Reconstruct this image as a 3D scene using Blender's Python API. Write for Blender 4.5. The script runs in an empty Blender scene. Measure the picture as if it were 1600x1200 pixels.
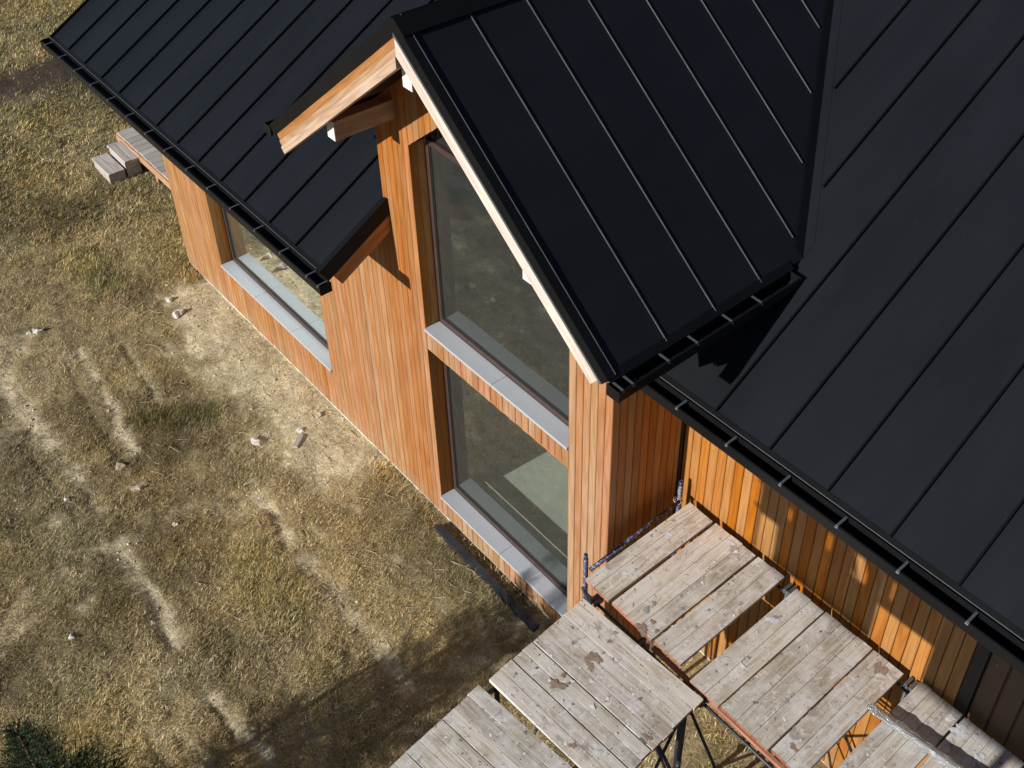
import bpy, bmesh, math, random
import numpy as np
from mathutils import Vector, Matrix
random.seed(7); rng = np.random.default_rng(11)
SC = bpy.context.scene; COL = SC.collection
# ------------------------------------------------------------------ camera
F, PX, PY = 1726.46, 881.66, 425.25            # focal length and principal point in pixels of the 1600x1200 photograph
CAM = np.array([7.1365, -4.4904, 9.9106]); ANG = (0.91398, -0.00395, 0.84878)
cd = bpy.data.cameras.new('camera'); cam = bpy.data.objects.new('camera', cd); COL.objects.link(cam)
cam.location = CAM; cam.rotation_euler = ANG
cd.sensor_width = 36; cd.lens = F/1600*36; cd.shift_x = (800-PX)/1600; cd.shift_y = (PY-600)/1600
cd.clip_start = .1; cd.clip_end = 2000
SC.camera = cam
CR = np.array(Matrix.LocRotScale(None, __import__('mathutils').Euler(ANG), None).to_3x3())
def G(u, w, z=0.):                              # photograph pixel -> point on the level z
    r = CR @ np.array([(u-PX)/F, -(w-PY)/F, -1.]); t = (z-CAM[2])/r[2]; return CAM + t*r
# ------------------------------------------------------------------ light
SUN = Vector((.07, 1, -.41)).normalized()
w = bpy.data.worlds.new('World'); SC.world = w; w.use_nodes = True
nt = w.node_tree; bg = nt.nodes['Background']; sky = nt.nodes.new('ShaderNodeTexSky'); sky.sky_type = 'NISHITA'
sky.sun_disc = False; sky.sun_elevation = math.asin(-SUN.z); sky.sun_rotation = math.radians(184); sky.air_density = 1.; sky.dust_density = 0.; sky.altitude = 1200
nt.links.new(sky.outputs[0], bg.inputs[0]); bg.inputs[1].default_value = .05
sl = bpy.data.lights.new('sun', 'SUN'); sl.energy = 5.0; sl.angle = math.radians(.53); sl.color = (1, .955, .88)
so = bpy.data.objects.new('sun', sl); COL.objects.link(so); so.rotation_euler = SUN.to_track_quat('-Z', 'Y').to_euler(); so.location = (0, -20, 20)
SC.view_settings.view_transform = 'Standard'; SC.view_settings.look = 'None'; SC.view_settings.exposure = .25; SC.view_settings.gamma = 1
# ------------------------------------------------------------------ materials
class NT:
    def __init__(s, name):
        s.m = bpy.data.materials.new(name); s.m.use_nodes = True; s.t = s.m.node_tree
        s.b = s.t.nodes['Principled BSDF']; s.out = s.t.nodes['Material Output']
    def n(s, ty, **k):
        nd = s.t.nodes.new('ShaderNode'+ty)
        for a, v in k.items(): setattr(nd, a, v)
        return nd
    def l(s, a, b): s.t.links.new(a, b)
    def put(s, sock, v):
        if isinstance(v, bpy.types.NodeSocket): s.l(v, sock)
        elif v is not None:
            if isinstance(v, tuple) and len(v) == 3 and sock.type == 'RGBA': v = v+(1,)
            sock.default_value = v
    def math(s, op, a, b=None, c=None, clamp=False):
        nd = s.n('Math', operation=op, use_clamp=clamp)
        for i, v in enumerate((a, b, c)): 
            if v is not None: s.put(nd.inputs[i], v)
        return nd.outputs[0]
    def vmul(s, v, sc):
        nd = s.n('VectorMath', operation='MULTIPLY'); s.l(v, nd.inputs[0]); nd.inputs[1].default_value = sc; return nd.outputs[0]
    def noise(s, v, scale, det=3, rough=.55, dist=0):
        nd = s.n('TexNoise'); s.l(v, nd.inputs['Vector']); nd.inputs['Scale'].default_value = scale; nd.inputs['Detail'].default_value = det
        nd.inputs['Roughness'].default_value = rough; nd.inputs['Distortion'].default_value = dist; return nd.outputs[0]
    def ramp(s, f, *st):
        nd = s.n('ValToRGB'); s.l(f, nd.inputs[0]); e = nd.color_ramp.elements
        while len(e) < len(st): e.new(.5)
        for x, (p, c) in zip(e, st): x.position = p; x.color = (c+(1,)) if isinstance(c, tuple) else (c, c, c, 1)
        return nd.outputs[0]
    def mix(s, f, a, b, mode='MIX'):
        nd = s.n('Mix', data_type='RGBA', blend_type=mode); s.put(nd.inputs[0], f); s.put(nd.inputs[6], a); s.put(nd.inputs[7], b); return nd.outputs[2]
    def bump(s, h, st=.3, dist=.01):
        nd = s.n('Bump'); nd.inputs['Strength'].default_value = st; nd.inputs['Distance'].default_value = dist; s.l(h, nd.inputs['Height']); s.l(nd.outputs[0], s.b.inputs['Normal'])
    def pos(s): return s.n('NewGeometry').outputs['Position']
    def uv(s): return s.n('UVMap').outputs[0]
    def set(s, col=None, rough=None, **k):
        if col is not None: s.put(s.b.inputs['Base Color'], col)
        if rough is not None: s.put(s.b.inputs['Roughness'], rough)
        for a, v in k.items(): s.put(s.b.inputs[a.replace('_', ' ')], v)
        return s.m
def simple(name, col, rough=.6, var=.15, scale=8, **k):
    t = NT(name); n_ = t.noise(t.pos(), scale, 5)
    c = t.mix(t.ramp(n_, (.3, 0.), (.7, 1.)), tuple(x*(1-var) for x in col), tuple(min(1, x*(1+var)) for x in col))
    return t.set(c, t.math('MULTIPLY_ADD', n_, .25, rough-.12), **k)
def wood(name, dark, mid, light, bleach=None, grain=1., varv=.35, rough=.62, knots=.8, spec=.35):
    t = NT(name); uv = t.uv(); rnd = t.n('ObjectInfo').outputs['Random']
    big = t.noise(t.vmul(uv, (7, .55, 1)), 1, 2, .5)
    rings = t.math('PINGPONG', t.math('MULTIPLY', big, 13*grain), 1.)
    fine = t.noise(t.vmul(uv, (260, 3.5, 1)), 1, 3, .6)
    mott = t.noise(t.vmul(uv, (16, 3, 1)), 1, 4, .6)
    g = t.math('ADD', t.math('MULTIPLY', rings, .30), t.math('ADD', t.math('MULTIPLY', fine, .34), t.math('MULTIPLY', mott, .38)))
    c = t.ramp(g, (.22, dark), (.5, mid), (.82, light))
    if bleach:
        at = t.n('Attribute', attribute_type='OBJECT', attribute_name='bleach').outputs['Fac']
        z = t.n('SeparateXYZ'); t.l(t.pos(), z.inputs[0])
        patch = t.noise(t.vmul(t.pos(), (2.2, 2.2, .8)), 1, 4, .6)
        zz = t.n('MapRange'); t.l(z.outputs[2], zz.inputs[0]); zz.inputs[1].default_value = 6.2; zz.inputs[2].default_value = 2.2
        f = t.math('MULTIPLY', at, t.math('ADD', t.math('MULTIPLY', zz.outputs[0], .95), t.math('MULTIPLY', t.math('SUBTRACT', patch, .42), 1.3)), clamp=True)
        f = t.math('MULTIPLY', f, t.math('MULTIPLY_ADD', rnd, .5, .6), clamp=True)
        c = t.mix(f, c, t.ramp(g, (.22, bleach[0]), (.5, bleach[1]), (.82, bleach[2])))
    if bleach:
        dz = t.n('MapRange'); t.l(z.outputs[2], dz.inputs[0]); dz.inputs[1].default_value = .42; dz.inputs[2].default_value = -.02
        dn = t.ramp(t.noise(t.vmul(t.pos(), (5, 5, 7)), 1, 5, .7), (.38, 0.), (.66, 1.))
        c = t.mix(t.math('MULTIPLY', t.math('MULTIPLY', dz.outputs[0], dn), .75, clamp=True), c, (.34, .26, .16))
    vo = t.n('TexVoronoi'); t.l(t.vmul(uv, (9, 3.2, 1)), vo.inputs['Vector']); vo.inputs['Scale'].default_value = 1; vo.inputs['Randomness'].default_value = 1
    vo2 = t.n('SeparateColor'); t.l(vo.outputs['Color'], vo2.inputs[0])
    kn = t.math('MULTIPLY', t.ramp(vo.outputs['Distance'], (.045, 1.), (.10, 0.)), t.math('GREATER_THAN', vo2.outputs[0], .55))
    c = t.mix(t.math('MULTIPLY', kn, knots), c, tuple(x*.6 for x in dark))
    knot_shine = t.math('MULTIPLY', t.ramp(vo.outputs['Distance'], (.09, 1.), (.2, 0.)), t.math('GREATER_THAN', vo2.outputs[0], .55))
    c = t.mix(t.math('MULTIPLY', knot_shine, .75*knots), c, tuple(min(.9, x*1.15) for x in light))  # pale rings at knots, brightened to paint in resin shine
    hs = t.n('HueSaturation'); t.l(c, hs.inputs['Color'])
    t.l(t.math('MULTIPLY_ADD', rnd, varv, 1-varv*.55), hs.inputs['Value'])
    r2 = t.math('FRACT', t.math('MULTIPLY', rnd, 17.3)); t.l(t.math('MULTIPLY_ADD', r2, .016, .494), hs.inputs['Hue']); t.l(t.math('MULTIPLY_ADD', r2, -.18, 1.08), hs.inputs['Saturation'])
    t.bump(t.math('ADD', fine, t.math('MULTIPLY', rings, .5)), .25, .003)
    t.cout = hs.outputs[0]; t.g = g; t.rnd = rnd
    t.set(hs.outputs[0], rough, Specular_IOR_Level=spec)
    return t
BL = ((.265, .130, .060), (.35, .188, .106), (.41, .25, .155))
M = {}
M['clad'] = wood('larch_cladding', (.255, .080, .010), (.345, .126, .018), (.395, .168, .034), BL, varv=.22).m
M['soffit'] = wood('soffit_timber', (.21, .075, .018), (.34, .14, .04), (.42, .20, .075)).m
M['fascia'] = wood('fascia_timber', (.26, .125, .06), (.40, .215, .115), (.48, .29, .175), varv=.25).m
M['washed'] = wood('limewashed_timber', (.32, .19, .12), (.46, .31, .22), (.56, .43, .34), varv=.2).m
M['pale'] = wood('bleached_timber', (.42, .34, .28), (.58, .50, .44), (.66, .60, .54), varv=.10, knots=.8).m
M['primed'] = simple('primed_beam_end', (.72, .66, .62), .6, .08, 20)
# weathered scaffold planks with paint and mortar splashes
t = wood('weathered_plank', (.34, .295, .235), (.56, .505, .43), (.68, .635, .57), grain=1.2, varv=.36, rough=.8, knots=.35, spec=.2)
p = t.pos()
w3 = t.noise(t.uv(), 3.1, 5, .68, .3)
m1 = t.ramp(w3, (.44, 0.), (.66, 1.)); m2 = t.ramp(t.noise(p, 15, 5, .65, .6), (.58, 0.), (.64, 1.)); m3 = t.ramp(t.noise(p, 48, 2), (.685, 0.), (.71, 1.))
dk = t.ramp(t.noise(p, 8, 4, .6, .8), (.625, 0.), (.66, 1.)); br = t.ramp(t.noise(p, 2.4, 5, .7, .8), (.60, 0.), (.67, 1.)); dk2 = t.ramp(t.noise(p, 33, 2, .5, .5), (.675, 0.), (.695, 1.))
gr_ = t.ramp(t.noise(t.vmul(t.uv(), (130, 2.2, 1)), 1, 4, .65), (.3, .72), (.55, 1.05))
c = t.mix(t.math('MULTIPLY', m1, .8), t.cout, (.70, .69, .68)); c = t.mix(1., c, gr_, 'MULTIPLY'); c = t.mix(t.math('MULTIPLY', m2, .65), c, (.72, .72, .73)); c = t.mix(t.math('MULTIPLY', m3, .85), c, (.80, .80, .80))
c = t.mix(t.math('MULTIPLY', dk, .6), c, (.23, .23, .245)); c = t.mix(t.math('MULTIPLY', dk2, .8), c, (.12, .12, .13)); c = t.mix(t.math('MULTIPLY', br, .55), c, (.27, .20, .15)); t.set(c)
M['plank'] = t.m
M['grey_plank'] = wood('grey_plank', (.30, .27, .24), (.44, .40, .37), (.56, .53, .50), varv=.3, rough=.8, knots=.3, spec=.2).m
M['redwood'] = wood('red_painted_timber', (.20, .075, .04), (.32, .13, .08), (.40, .19, .12), rough=.7).m
def metal(name, col, rough, bumpn=.10):
    t = NT(name); p = t.pos(); n1 = t.noise(t.vmul(p, (2.2, .7, .7)), 1.3, 3); n2 = t.noise(t.vmul(p, (1, 1, 1)), 260, 2)
    spk = t.ramp(t.noise(p, 55, 1), (.77, 0.), (.80, 1.))
    c = t.mix(t.ramp(n1, (.3, 0.), (.7, 1.)), tuple(x*.9 for x in col), tuple(x*1.1 for x in col)); c = t.mix(t.math('MULTIPLY', spk, .05), c, (.35, .35, .36))
    t.bump(t.math('ADD', t.math('MULTIPLY', n1, 3.), t.math('MULTIPLY', n2, .12)), bumpn, .01)
    return t.set(c, t.math('MULTIPLY_ADD', n1, .14, rough-.07), Specular_IOR_Level=.18)
M['roof'] = metal('charcoal_roof_steel', (.0094, .0112, .0148), .44)
M['seam'] = metal('shade_toned_seam', (.0035, .0042, .0058), .40)  # darker than the pans: shade on the seam sides put into the colour
M['seam_edge'] = simple('glint_toned_seam', (.085, .087, .092), .35, .25, 9)  # lightened colour stands in for sun glint on gable seams and verge lip
M['flash'] = metal('black_flashing', (.0048, .0052, .0062), .46)
M['gutter'] = metal('black_gutter', (.008, .0085, .0095), .24)
M['galv'] = simple('galvanised_hanger', (.11, .12, .13), .4, .1, 30, Metallic=.3)
M['frame'] = simple('brown_window_frame', (.055, .034, .030), .4, .1, 20)
M['gasket'] = simple('black_gasket', (.012, .012, .012), .6, .1)
t = NT('grey_sill_tile'); n_ = t.noise(t.pos(), 6, 5); t.bump(t.noise(t.pos(), 120, 2), .05, .002)
st_ = t.ramp(t.noise(t.pos(), 11, 4, .6, .5), (.70, 0.), (.76, .35))
M['sill'] = t.set(t.mix(st_, t.mix(n_, (.37, .39, .43), (.43, .45, .49)), (.34, .28, .20)), .5)
M['trim'] = simple('copper_sill_trim', (.45, .22, .13), .5)
M['white'] = simple('white_render', (.58, .54, .46), .85, .3, 14)
M['screed'] = simple('pale_floor_screed', (.74, .74, .69), .85, .12, 3)
M['room'] = simple('grey_room_plaster', (.20, .20, .19), .9, .1, 2)
M['brown'] = simple('brown_metal_panel', (.085, .042, .028), .5, .12, 5)
M['dark'] = simple('dark_post', (.012, .010, .010), .6)
t = NT('blue_scaffold_tube'); p = t.pos(); sp = t.ramp(t.noise(p, 38, 4, .6, .4), (.55, 0.), (.62, 1.)); ru = t.ramp(t.noise(p, 17, 4), (.56, 0.), (.64, 1.))
M['tube'] = t.set(t.mix(t.math('MULTIPLY', sp, .7), t.mix(t.math('MULTIPLY', ru, .6), (.030, .040, .095), (.055, .040, .034)), (.42, .40, .37)), .55)
t = NT('dark_scaffold_tube'); p = t.pos(); sp = t.ramp(t.noise(p, 38, 4, .6, .4), (.60, 0.), (.66, 1.))
M['tube_dark'] = t.set(t.mix(t.math('MULTIPLY', sp, .5), (.022, .024, .034), (.30, .28, .26)), .5)
M['rope'] = simple('pale_wire', (.45, .38, .30), .7)
M['plastic'] = None
t = NT('crumpled_plastic_film'); t.bump(t.noise(t.vmul(t.pos(), (22, 60, 60)), 1, 4, .6, 1.2), .9, .02); M['plastic'] = t.set((.62, .64, .66), .14, Transmission_Weight=.55, IOR=1.3, Specular_IOR_Level=1., Metallic=.25)
M['stone'] = simple('pale_stone', (.60, .57, .52), .85, .2, 30)
M['buff'] = simple('buff_rubble', (.42, .34, .24), .9, .25, 30)
M['membrane'] = simple('black_membrane', (.012, .013, .017), .62, .3, 18)
M['greywrap'] = simple('grey_plastic_scrap', (.50, .50, .52), .5, .2, 25)
M['bark'] = simple('spruce_bark', (.10, .07, .05), .9, .3, 30)
# glass: a double pane, reflection grows with the angle as in real glass
t = NT('window_glass'); t.t.nodes.remove(t.b); fr = t.n('Fresnel'); fr.inputs[0].default_value = 1.5
k = t.math('SUBTRACT', 1., t.math('POWER', t.math('SUBTRACT', 1., fr.outputs[0]), 2.1))
tr = t.n('BsdfTransparent'); tr.inputs[0].default_value = (.66, .72, .68, 1); gl = t.n('BsdfGlossy'); gl.inputs['Roughness'].default_value = .028; gl.inputs[0].default_value = (.86, .93, .89, 1)
bp = t.n('Bump'); bp.inputs['Strength'].default_value = .03; bp.inputs['Distance'].default_value = .02; t.l(t.noise(t.pos(), 1.3, 1), bp.inputs['Height']); t.l(bp.outputs[0], gl.inputs['Normal'])
ms = t.n('MixShader'); t.l(k, ms.inputs[0]); t.l(tr.outputs[0], ms.inputs[1]); t.l(gl.outputs[0], ms.inputs[2]); df = t.n('BsdfDiffuse'); df.inputs[0].default_value = (.40, .43, .40, 1); m2_ = t.n('MixShader'); t.l(t.math('MULTIPLY_ADD', t.ramp(t.noise(t.pos(), 3.5, 6, .7), (.35, 0.), (.75, 1.)), .025, .055), m2_.inputs[0]); t.l(ms.outputs[0], m2_.inputs[1]); t.l(df.outputs[0], m2_.inputs[2]); t.l(m2_.outputs[0], t.out.inputs[0]); M['glass'] = t.m
# ------------------------------------------------------------------ builders
def link(name, me, mat, parent=None):
    o = bpy.data.objects.new(name, me); COL.objects.link(o)
    if mat: me.materials.append(M[mat] if isinstance(mat, str) else mat)
    if parent: o.parent = parent
    return o
def tag(o, label, cat, group=None, kind=None):
    o['label'] = label; o['category'] = cat
    if group: o['group'] = group
    if kind: o['kind'] = kind
    return o
def empty(name, loc=(0, 0, 0)):
    o = bpy.data.objects.new(name, None); COL.objects.link(o); o.location = loc; o.empty_display_size = .2; return o
def py(name, vs, fs, mat, parent=None, uv=None, smooth=False):
    me = bpy.data.meshes.new(name); me.from_pydata([tuple(map(float, v)) for v in vs], [], fs)
    bm = bmesh.new(); bm.from_mesh(me); bmesh.ops.recalc_face_normals(bm, faces=bm.faces)
    if uv is not None:
        bm.verts.index_update(); L = bm.loops.layers.uv.new('UVMap')
        for f in bm.faces:
            for lp in f.loops: lp[L].uv = uv[lp.vert.index]
    bm.to_mesh(me); bm.free()
    if smooth: me.polygons.foreach_set('use_smooth', [True]*len(me.polygons))
    if parent is not None and not isinstance(parent, str):
        off = PO.get(parent.name) or (PO.get(parent.parent.name) if parent.parent else None)
        if off is not None: me.transform(Matrix.Translation(-Vector(off)))
    return link(name, me, mat, parent)
PO = {}                                          # world offset of parents whose Empty is not at the origin
def thing(name, loc, label, cat, group=None):
    o = empty(name, loc); PO[o.name] = loc; return tag(o, label, cat, group)
def box(name, a, b, mat, parent=None, bev=0):
    (x0, y0, z0), (x1, y1, z1) = a, b
    vs = [(x, y, z) for x in (x0, x1) for y in (y0, y1) for z in (z0, z1)]
    fs = [(0, 1, 3, 2), (4, 6, 7, 5), (0, 4, 5, 1), (2, 3, 7, 6), (0, 2, 6, 4), (1, 5, 7, 3)]
    ext = (x1-x0, y1-y0, z1-z0); ax = sorted(range(3), key=lambda i: ext[i]); r = random.random()*40
    o = py(name, vs, fs, mat, parent, [(v[ax[1]]+r, v[ax[2]]+r) for v in vs])
    if bev:
        md = o.modifiers.new('bevel', 'BEVEL'); md.width = bev; md.segments = 2
    return o
def board(name, O, U, V, w, t, l0, l1, mat, parent, ch=.0055, N=None, endmat=None):
    """a plank: width w along U, length along V from l0 to l1 (number or (at u=0, at u=w)), thickness t along N, edges chamfered"""
    O, U, V = Vector(O), Vector(U).normalized(), Vector(V).normalized(); N = U.cross(V) if N is None else Vector(N)
    l0 = l0 if isinstance(l0, tuple) else (l0, l0); l1 = l1 if isinstance(l1, tuple) else (l1, l1)
    prof = [(0, 0), (0, t-ch), (ch, t), (w-ch, t), (w, t-ch), (w, 0)]; vs = []; uv = []; r, q = random.random()*60, random.random()*60
    for l in (l0, l1):
        for u, n_ in prof:
            v = l[0]+(l[1]-l[0])*u/w; vs.append(O+U*u+V*v+N*n_); uv.append((u+r, v+q))
    fs = [tuple(range(6)), tuple(range(11, 5, -1))]+[(i, (i+1) % 6, (i+1) % 6+6, i+6) for i in range(6)]
    o = py(name, vs, fs, mat, parent, uv)
    if endmat:
        o.data.materials.append(M[endmat])
        for p_ in o.data.polygons:
            if len(p_.vertices) == 6: p_.material_index = 1
    return o
def strip(name, pts, prof, mat, parent, close=False, smooth=False):
    """sweep a 2-D profile (list of Vectors offsets) along a straight line pts[0]->pts[1]"""
    a, b = Vector(pts[0]), Vector(pts[1]); n = len(prof); vs = [a+p for p in prof]+[b+p for p in prof]
    fs = [(i, (i+1) % n, (i+1) % n+n, i+n) for i in range(n if close else n-1)]
    if close: fs += [tuple(range(n)), tuple(range(2*n-1, n-1, -1))]
    uv = [(v.x+v.z, v.y) for v in vs]
    return py(name, vs, fs, mat, parent, uv, smooth)
def tube(name, pts, r, mat, parent=None, seg=10, hollow=False, smooth=True):
    pts = [Vector(p) for p in pts]; rs = r if isinstance(r, (list, tuple)) else [r]*len(pts); vs = []; fs = []
    for i, p in enumerate(pts):
        d = (pts[min(i+1, len(pts)-1)]-pts[max(i-1, 0)]).normalized(); a = d.orthogonal().normalized(); b = d.cross(a)
        vs += [p+(a*math.cos(2*math.pi*k/seg)+b*math.sin(2*math.pi*k/seg))*rs[i] for k in range(seg)]
    for i in range(len(pts)-1):
        fs += [(i*seg+k, i*seg+(k+1) % seg, (i+1)*seg+(k+1) % seg, (i+1)*seg+k) for k in range(seg)]
    n = len(vs)
    if hollow:
        d = (pts[-1]-pts[-2]).normalized(); base = vs[-seg:]; c = pts[-1]
        vs += [c+(p-c)*.8 for p in base]+[c+(p-c)*.8-d*.12 for p in base]
        s0 = n-seg
        fs += [(s0+k, s0+(k+1) % seg, n+(k+1) % seg, n+k) for k in range(seg)]+[(n+k, n+(k+1) % seg, n+seg+(k+1) % seg, n+seg+k) for k in range(seg)]+[tuple(n+seg+k for k in range(seg))]
    else: fs.append(tuple(range(n-seg, n)))
    fs.append(tuple(range(seg)))
    return py(name, vs, fs, mat, parent, None, smooth)
X, Y, Z = Vector((1, 0, 0)), Vector((0, 1, 0)), Vector((0, 0, 1))
# ------------------------------------------------------------------ house measures (metres)
XL, XB, XC, YR = -6.305, -.533, 2.662, .904      # left corner, bay left edge, bay right corner, set-back of the right wing
E0, ZE, TP, XE, XR = -.7705, 3.630, .5885, -.443, -6.97   # left eave: y, z, pitch; ends of the left roof
YRE, ZRE = .159, 4.1775                          # right eave
XG, ZG, TG, OG = 1.0817, 6.6574, .8096, .7127    # gable ridge x, z, pitch, front overhang
XGE = 3.3014; ZGE = ZG-TG*(XGE-XG); XGL = 2*XG-XGE
W, ZS1, ZH1, ZS2, ZT = 2.1334, .3115, 2.518, 2.793, 4.887
X1A, X1B, ZS0, ZH0 = -5.047, -2.2136, .690, 2.60
D = .170; RY = 5.4                               # reveal depth, main ridge y
main_z = lambda y: ZE+(y-E0)*TP
gab_z = lambda x: ZG-TG*abs(x-XG)
house = thing('timber_house', (0, 0, 0), 'orange timber clad house with black standing seam roof and tall gabled bay', 'house')
# ------------------------------------------------------------------ ground: noise helpers
def vnoise(x, y, seed):
    xi = np.floor(x).astype(np.int64); yi = np.floor(y).astype(np.int64); fx = x-xi; fy = y-yi
    def h(a, b):
        n = (a*374761393+b*668265263+seed*1442695041) & 0xffffffff; n = ((n ^ (n >> 13))*1274126177) & 0xffffffff; return ((n ^ (n >> 16)) & 0xffff)/65535.
    sx = fx*fx*(3-2*fx); sy = fy*fy*(3-2*fy)
    return (h(xi, yi)*(1-sx)+h(xi+1, yi)*sx)*(1-sy)+(h(xi, yi+1)*(1-sx)+h(xi+1, yi+1)*sx)*sy
def fbm(x, y, s, seed, oct=4, g=.5):
    o = 0; a = 1; tot = 0; c, sn = .8, .6
    for k in range(oct):
        o = o+a*vnoise(x/s+k*13.7, y/s-k*7.1, seed+k); tot += a; a *= g; s *= .5; x, y = c*x-sn*y, sn*x+c*y
    return o/tot
def seg_dist(x, y, pts):
    d = np.full(np.shape(x), 1e9)
    for (ax, ay), (bx, by) in zip(pts[:-1], pts[1:]):
        vx, vy = bx-ax, by-ay; t_ = np.clip(((x-ax)*vx+(y-ay)*vy)/(vx*vx+vy*vy+1e-9), 0, 1); d = np.minimum(d, np.hypot(x-ax-t_*vx, y-ay-t_*vy))
    return d
def P(*uv): return [tuple(G(u, w_)[:2]) for u, w_ in uv]
SAND = [(P((310, 470), (400, 560), (470, 620), (545, 690)), .72, 1.25), (P((255, 540), (330, 590), (400, 640)), .22, .75), (P((120, 545), (165, 620), (205, 700)), .14, .8),
        (P((-20, 560), (50, 660), (150, 790)), .20, .8), (P((185, 845), (215, 900), (268, 1000)), .17, 1.), (P((395, 765), (425, 800), (455, 845)), .13, .9),
        (P((470, 870), (540, 950), (640, 1070)), .16, .8), (P((330, 1085), (370, 1130), (420, 1180)), .13, .8), (P((560, 700), (640, 770), (700, 830)), .22, .55), (P((180, 520), (250, 620)), .10, .5), (P((520,740),(600,850),(680,930)), .16, .45)]
RUT = [(P((100, 560), (185, 720)), .06), (P((225, 905), (262, 1010)), .06), (P((30, 690), (120, 810)), .06), (P((420, 790), (440, 850)), .05), (P((330, 1100), (370, 1160)), .05), (P((190, 540), (260, 650)), .05)]
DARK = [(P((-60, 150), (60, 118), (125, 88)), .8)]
GREEN = [(P((120, 395), (165, 445)), .35, 1.), (P((215, 655), (270, 645), (325, 640)), .22, 1.4), (P((390, 870), (450, 960)), .35, .7), (P((380, 740), (370, 700)), .15, .6), (P((430, 890), (470, 930)), .2, .6), (P((500, 1040), (560, 1150)), .3, .5), (P((260, 300), (150, 320), (60, 240), (20, 20)), 1.2, .35), (P((250, 285), (290, 350)), .3, .7)]
def masks(x, y):
    wob = (fbm(x, y, .5, 5)-.5)*.45; s = np.zeros(np.shape(x))
    for pts, wd, st in SAND:
        d = seg_dist(x, y, pts)+wob*wd*1.6; s = np.maximum(s, st*np.clip(1.25-d/wd, 0, 1))
    pat = np.clip((fbm(x, y, .9, 21, 5, .6)-.60)*6, 0, .5)*(x > -7); s = np.maximum(s, pat)
    s = np.clip((s-.24+(fbm(x, y, .26, 31, 5, .68)-.5)*1.2)*1.5, 0, 1)
    r = np.zeros(np.shape(x))
    for pts, wd in RUT: r = np.maximum(r, np.clip(1.3-(seg_dist(x, y, pts)+wob*.3)/wd, 0, 1))
    dk = np.zeros(np.shape(x))
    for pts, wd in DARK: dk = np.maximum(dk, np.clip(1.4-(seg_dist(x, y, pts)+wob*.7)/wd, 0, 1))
    g = np.clip((fbm(x, y, 1.3, 41, 4)-.55)*2.2, 0, .5)
    for pts, wd, st in GREEN: g = np.maximum(g, st*np.clip(1.3-(seg_dist(x, y, pts)+wob*wd)/wd, 0, 1))
    g = np.maximum(g, np.clip((-8.5-x)/4, 0, .5)*(.4+1.2*fbm(x, y, .8, 44)))
    return np.clip(s, 0, 1), r, np.clip(dk, 0, 1), np.clip(g, 0, 1.4)
def gz(x, y, s=None, r=None):
    if s is None: s, r, _, _ = masks(x, y)
    near = np.exp(-((np.maximum(-16-x, 0)/6)**2+(np.maximum(np.abs(y)-10, 0)/6)**2+(np.maximum(x-8, 0)/4)**2))
    h = (fbm(x, y, 1.6, 3, 3)-.5)*.10+(fbm(x, y, .33, 8, 4, .6)-.5)*.07+(fbm(x, y, .09, 9, 3, .7)-.5)*.034
    h = h-.02*s-.018*r
    wall = np.clip((y+.9)/.8, 0, 1)*(x > -7)*(x < 9)
    return -.06+h*near*(1-.6*wall)+.03*wall
def axis(segs):
    a = []
    for lo, hi, st in segs: a += list(np.arange(lo, hi, st))
    return np.array(a+[segs[-1][1]])
ax = axis([(-400, -100, 75), (-100, -40, 20), (-40, -20, 4), (-20, -8, .085), (-8, 3.2, .036), (3.2, 8, .12), (8, 40, 8), (40, 400, 60)])
ay = axis([(-400, -100, 75), (-100, -30, 17.5), (-30, -8, 4), (-8, -5.2, .25), (-5.2, .1, .036), (.1, 4.6, .1), (4.6, 40, 6), (40, 400, 60)])
gx, gy = np.meshgrid(ax, ay, indexing='ij'); xs, ys = gx.ravel(), gy.ravel()
S_, R_, DK_, GR_ = masks(xs, ys)
zs = gz(xs, ys, S_, R_); inside = (xs > XL+.1) & (ys > .1) & (xs < 12); zs = np.where(inside & ((xs < XC-.1) | (ys > YR+.1)), -.25, zs)
nx, ny = len(ax), len(ay); idx = np.arange(nx*ny).reshape(nx, ny)
q = np.stack([idx[:-1, :-1], idx[1:, :-1], idx[1:, 1:], idx[:-1, 1:]], -1).reshape(-1, 4)
me = bpy.data.meshes.new('ground'); me.vertices.add(nx*ny); me.vertices.foreach_set('co', np.stack([xs, ys, zs], -1).astype(np.float32).ravel())
me.loops.add(q.size); me.loops.foreach_set('vertex_index', q.astype(np.int32).ravel()); me.polygons.add(len(q)); me.polygons.foreach_set('loop_start', np.arange(0, q.size, 4, dtype=np.int32))
me.polygons.foreach_set('use_smooth', np.ones(len(q), bool)); me.update(); me.validate()
def lerp(a, b, f): return a+(np.array(b)-a)*f[:, None]
thatch = fbm(xs, ys, .25, 61, 4, .6)
c = lerp(np.tile((.25, .20, .11), (len(xs), 1)), (.44, .355, .20), np.clip((thatch-.3)*2.2, 0, 1))
c = lerp(c, (.20, .18, .08), np.clip(GR_*.5, 0, .6)); c = c*np.clip(1.75-1.7*fbm(xs, ys, 1.5, 111, 4, .6), .5, 1.15)[:, None]; sandc = np.array((.66, .57, .385))[None]*(.58+.8*fbm(xs, ys, .2, 71, 5, .75))[:, None]
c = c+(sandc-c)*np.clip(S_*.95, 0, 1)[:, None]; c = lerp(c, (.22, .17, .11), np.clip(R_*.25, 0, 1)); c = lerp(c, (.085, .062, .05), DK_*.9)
at = me.color_attributes.new('gcol', 'FLOAT_COLOR', 'POINT'); at.data.foreach_set('color', np.concatenate([c, np.ones((len(xs), 1))], 1).astype(np.float32).ravel())
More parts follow.
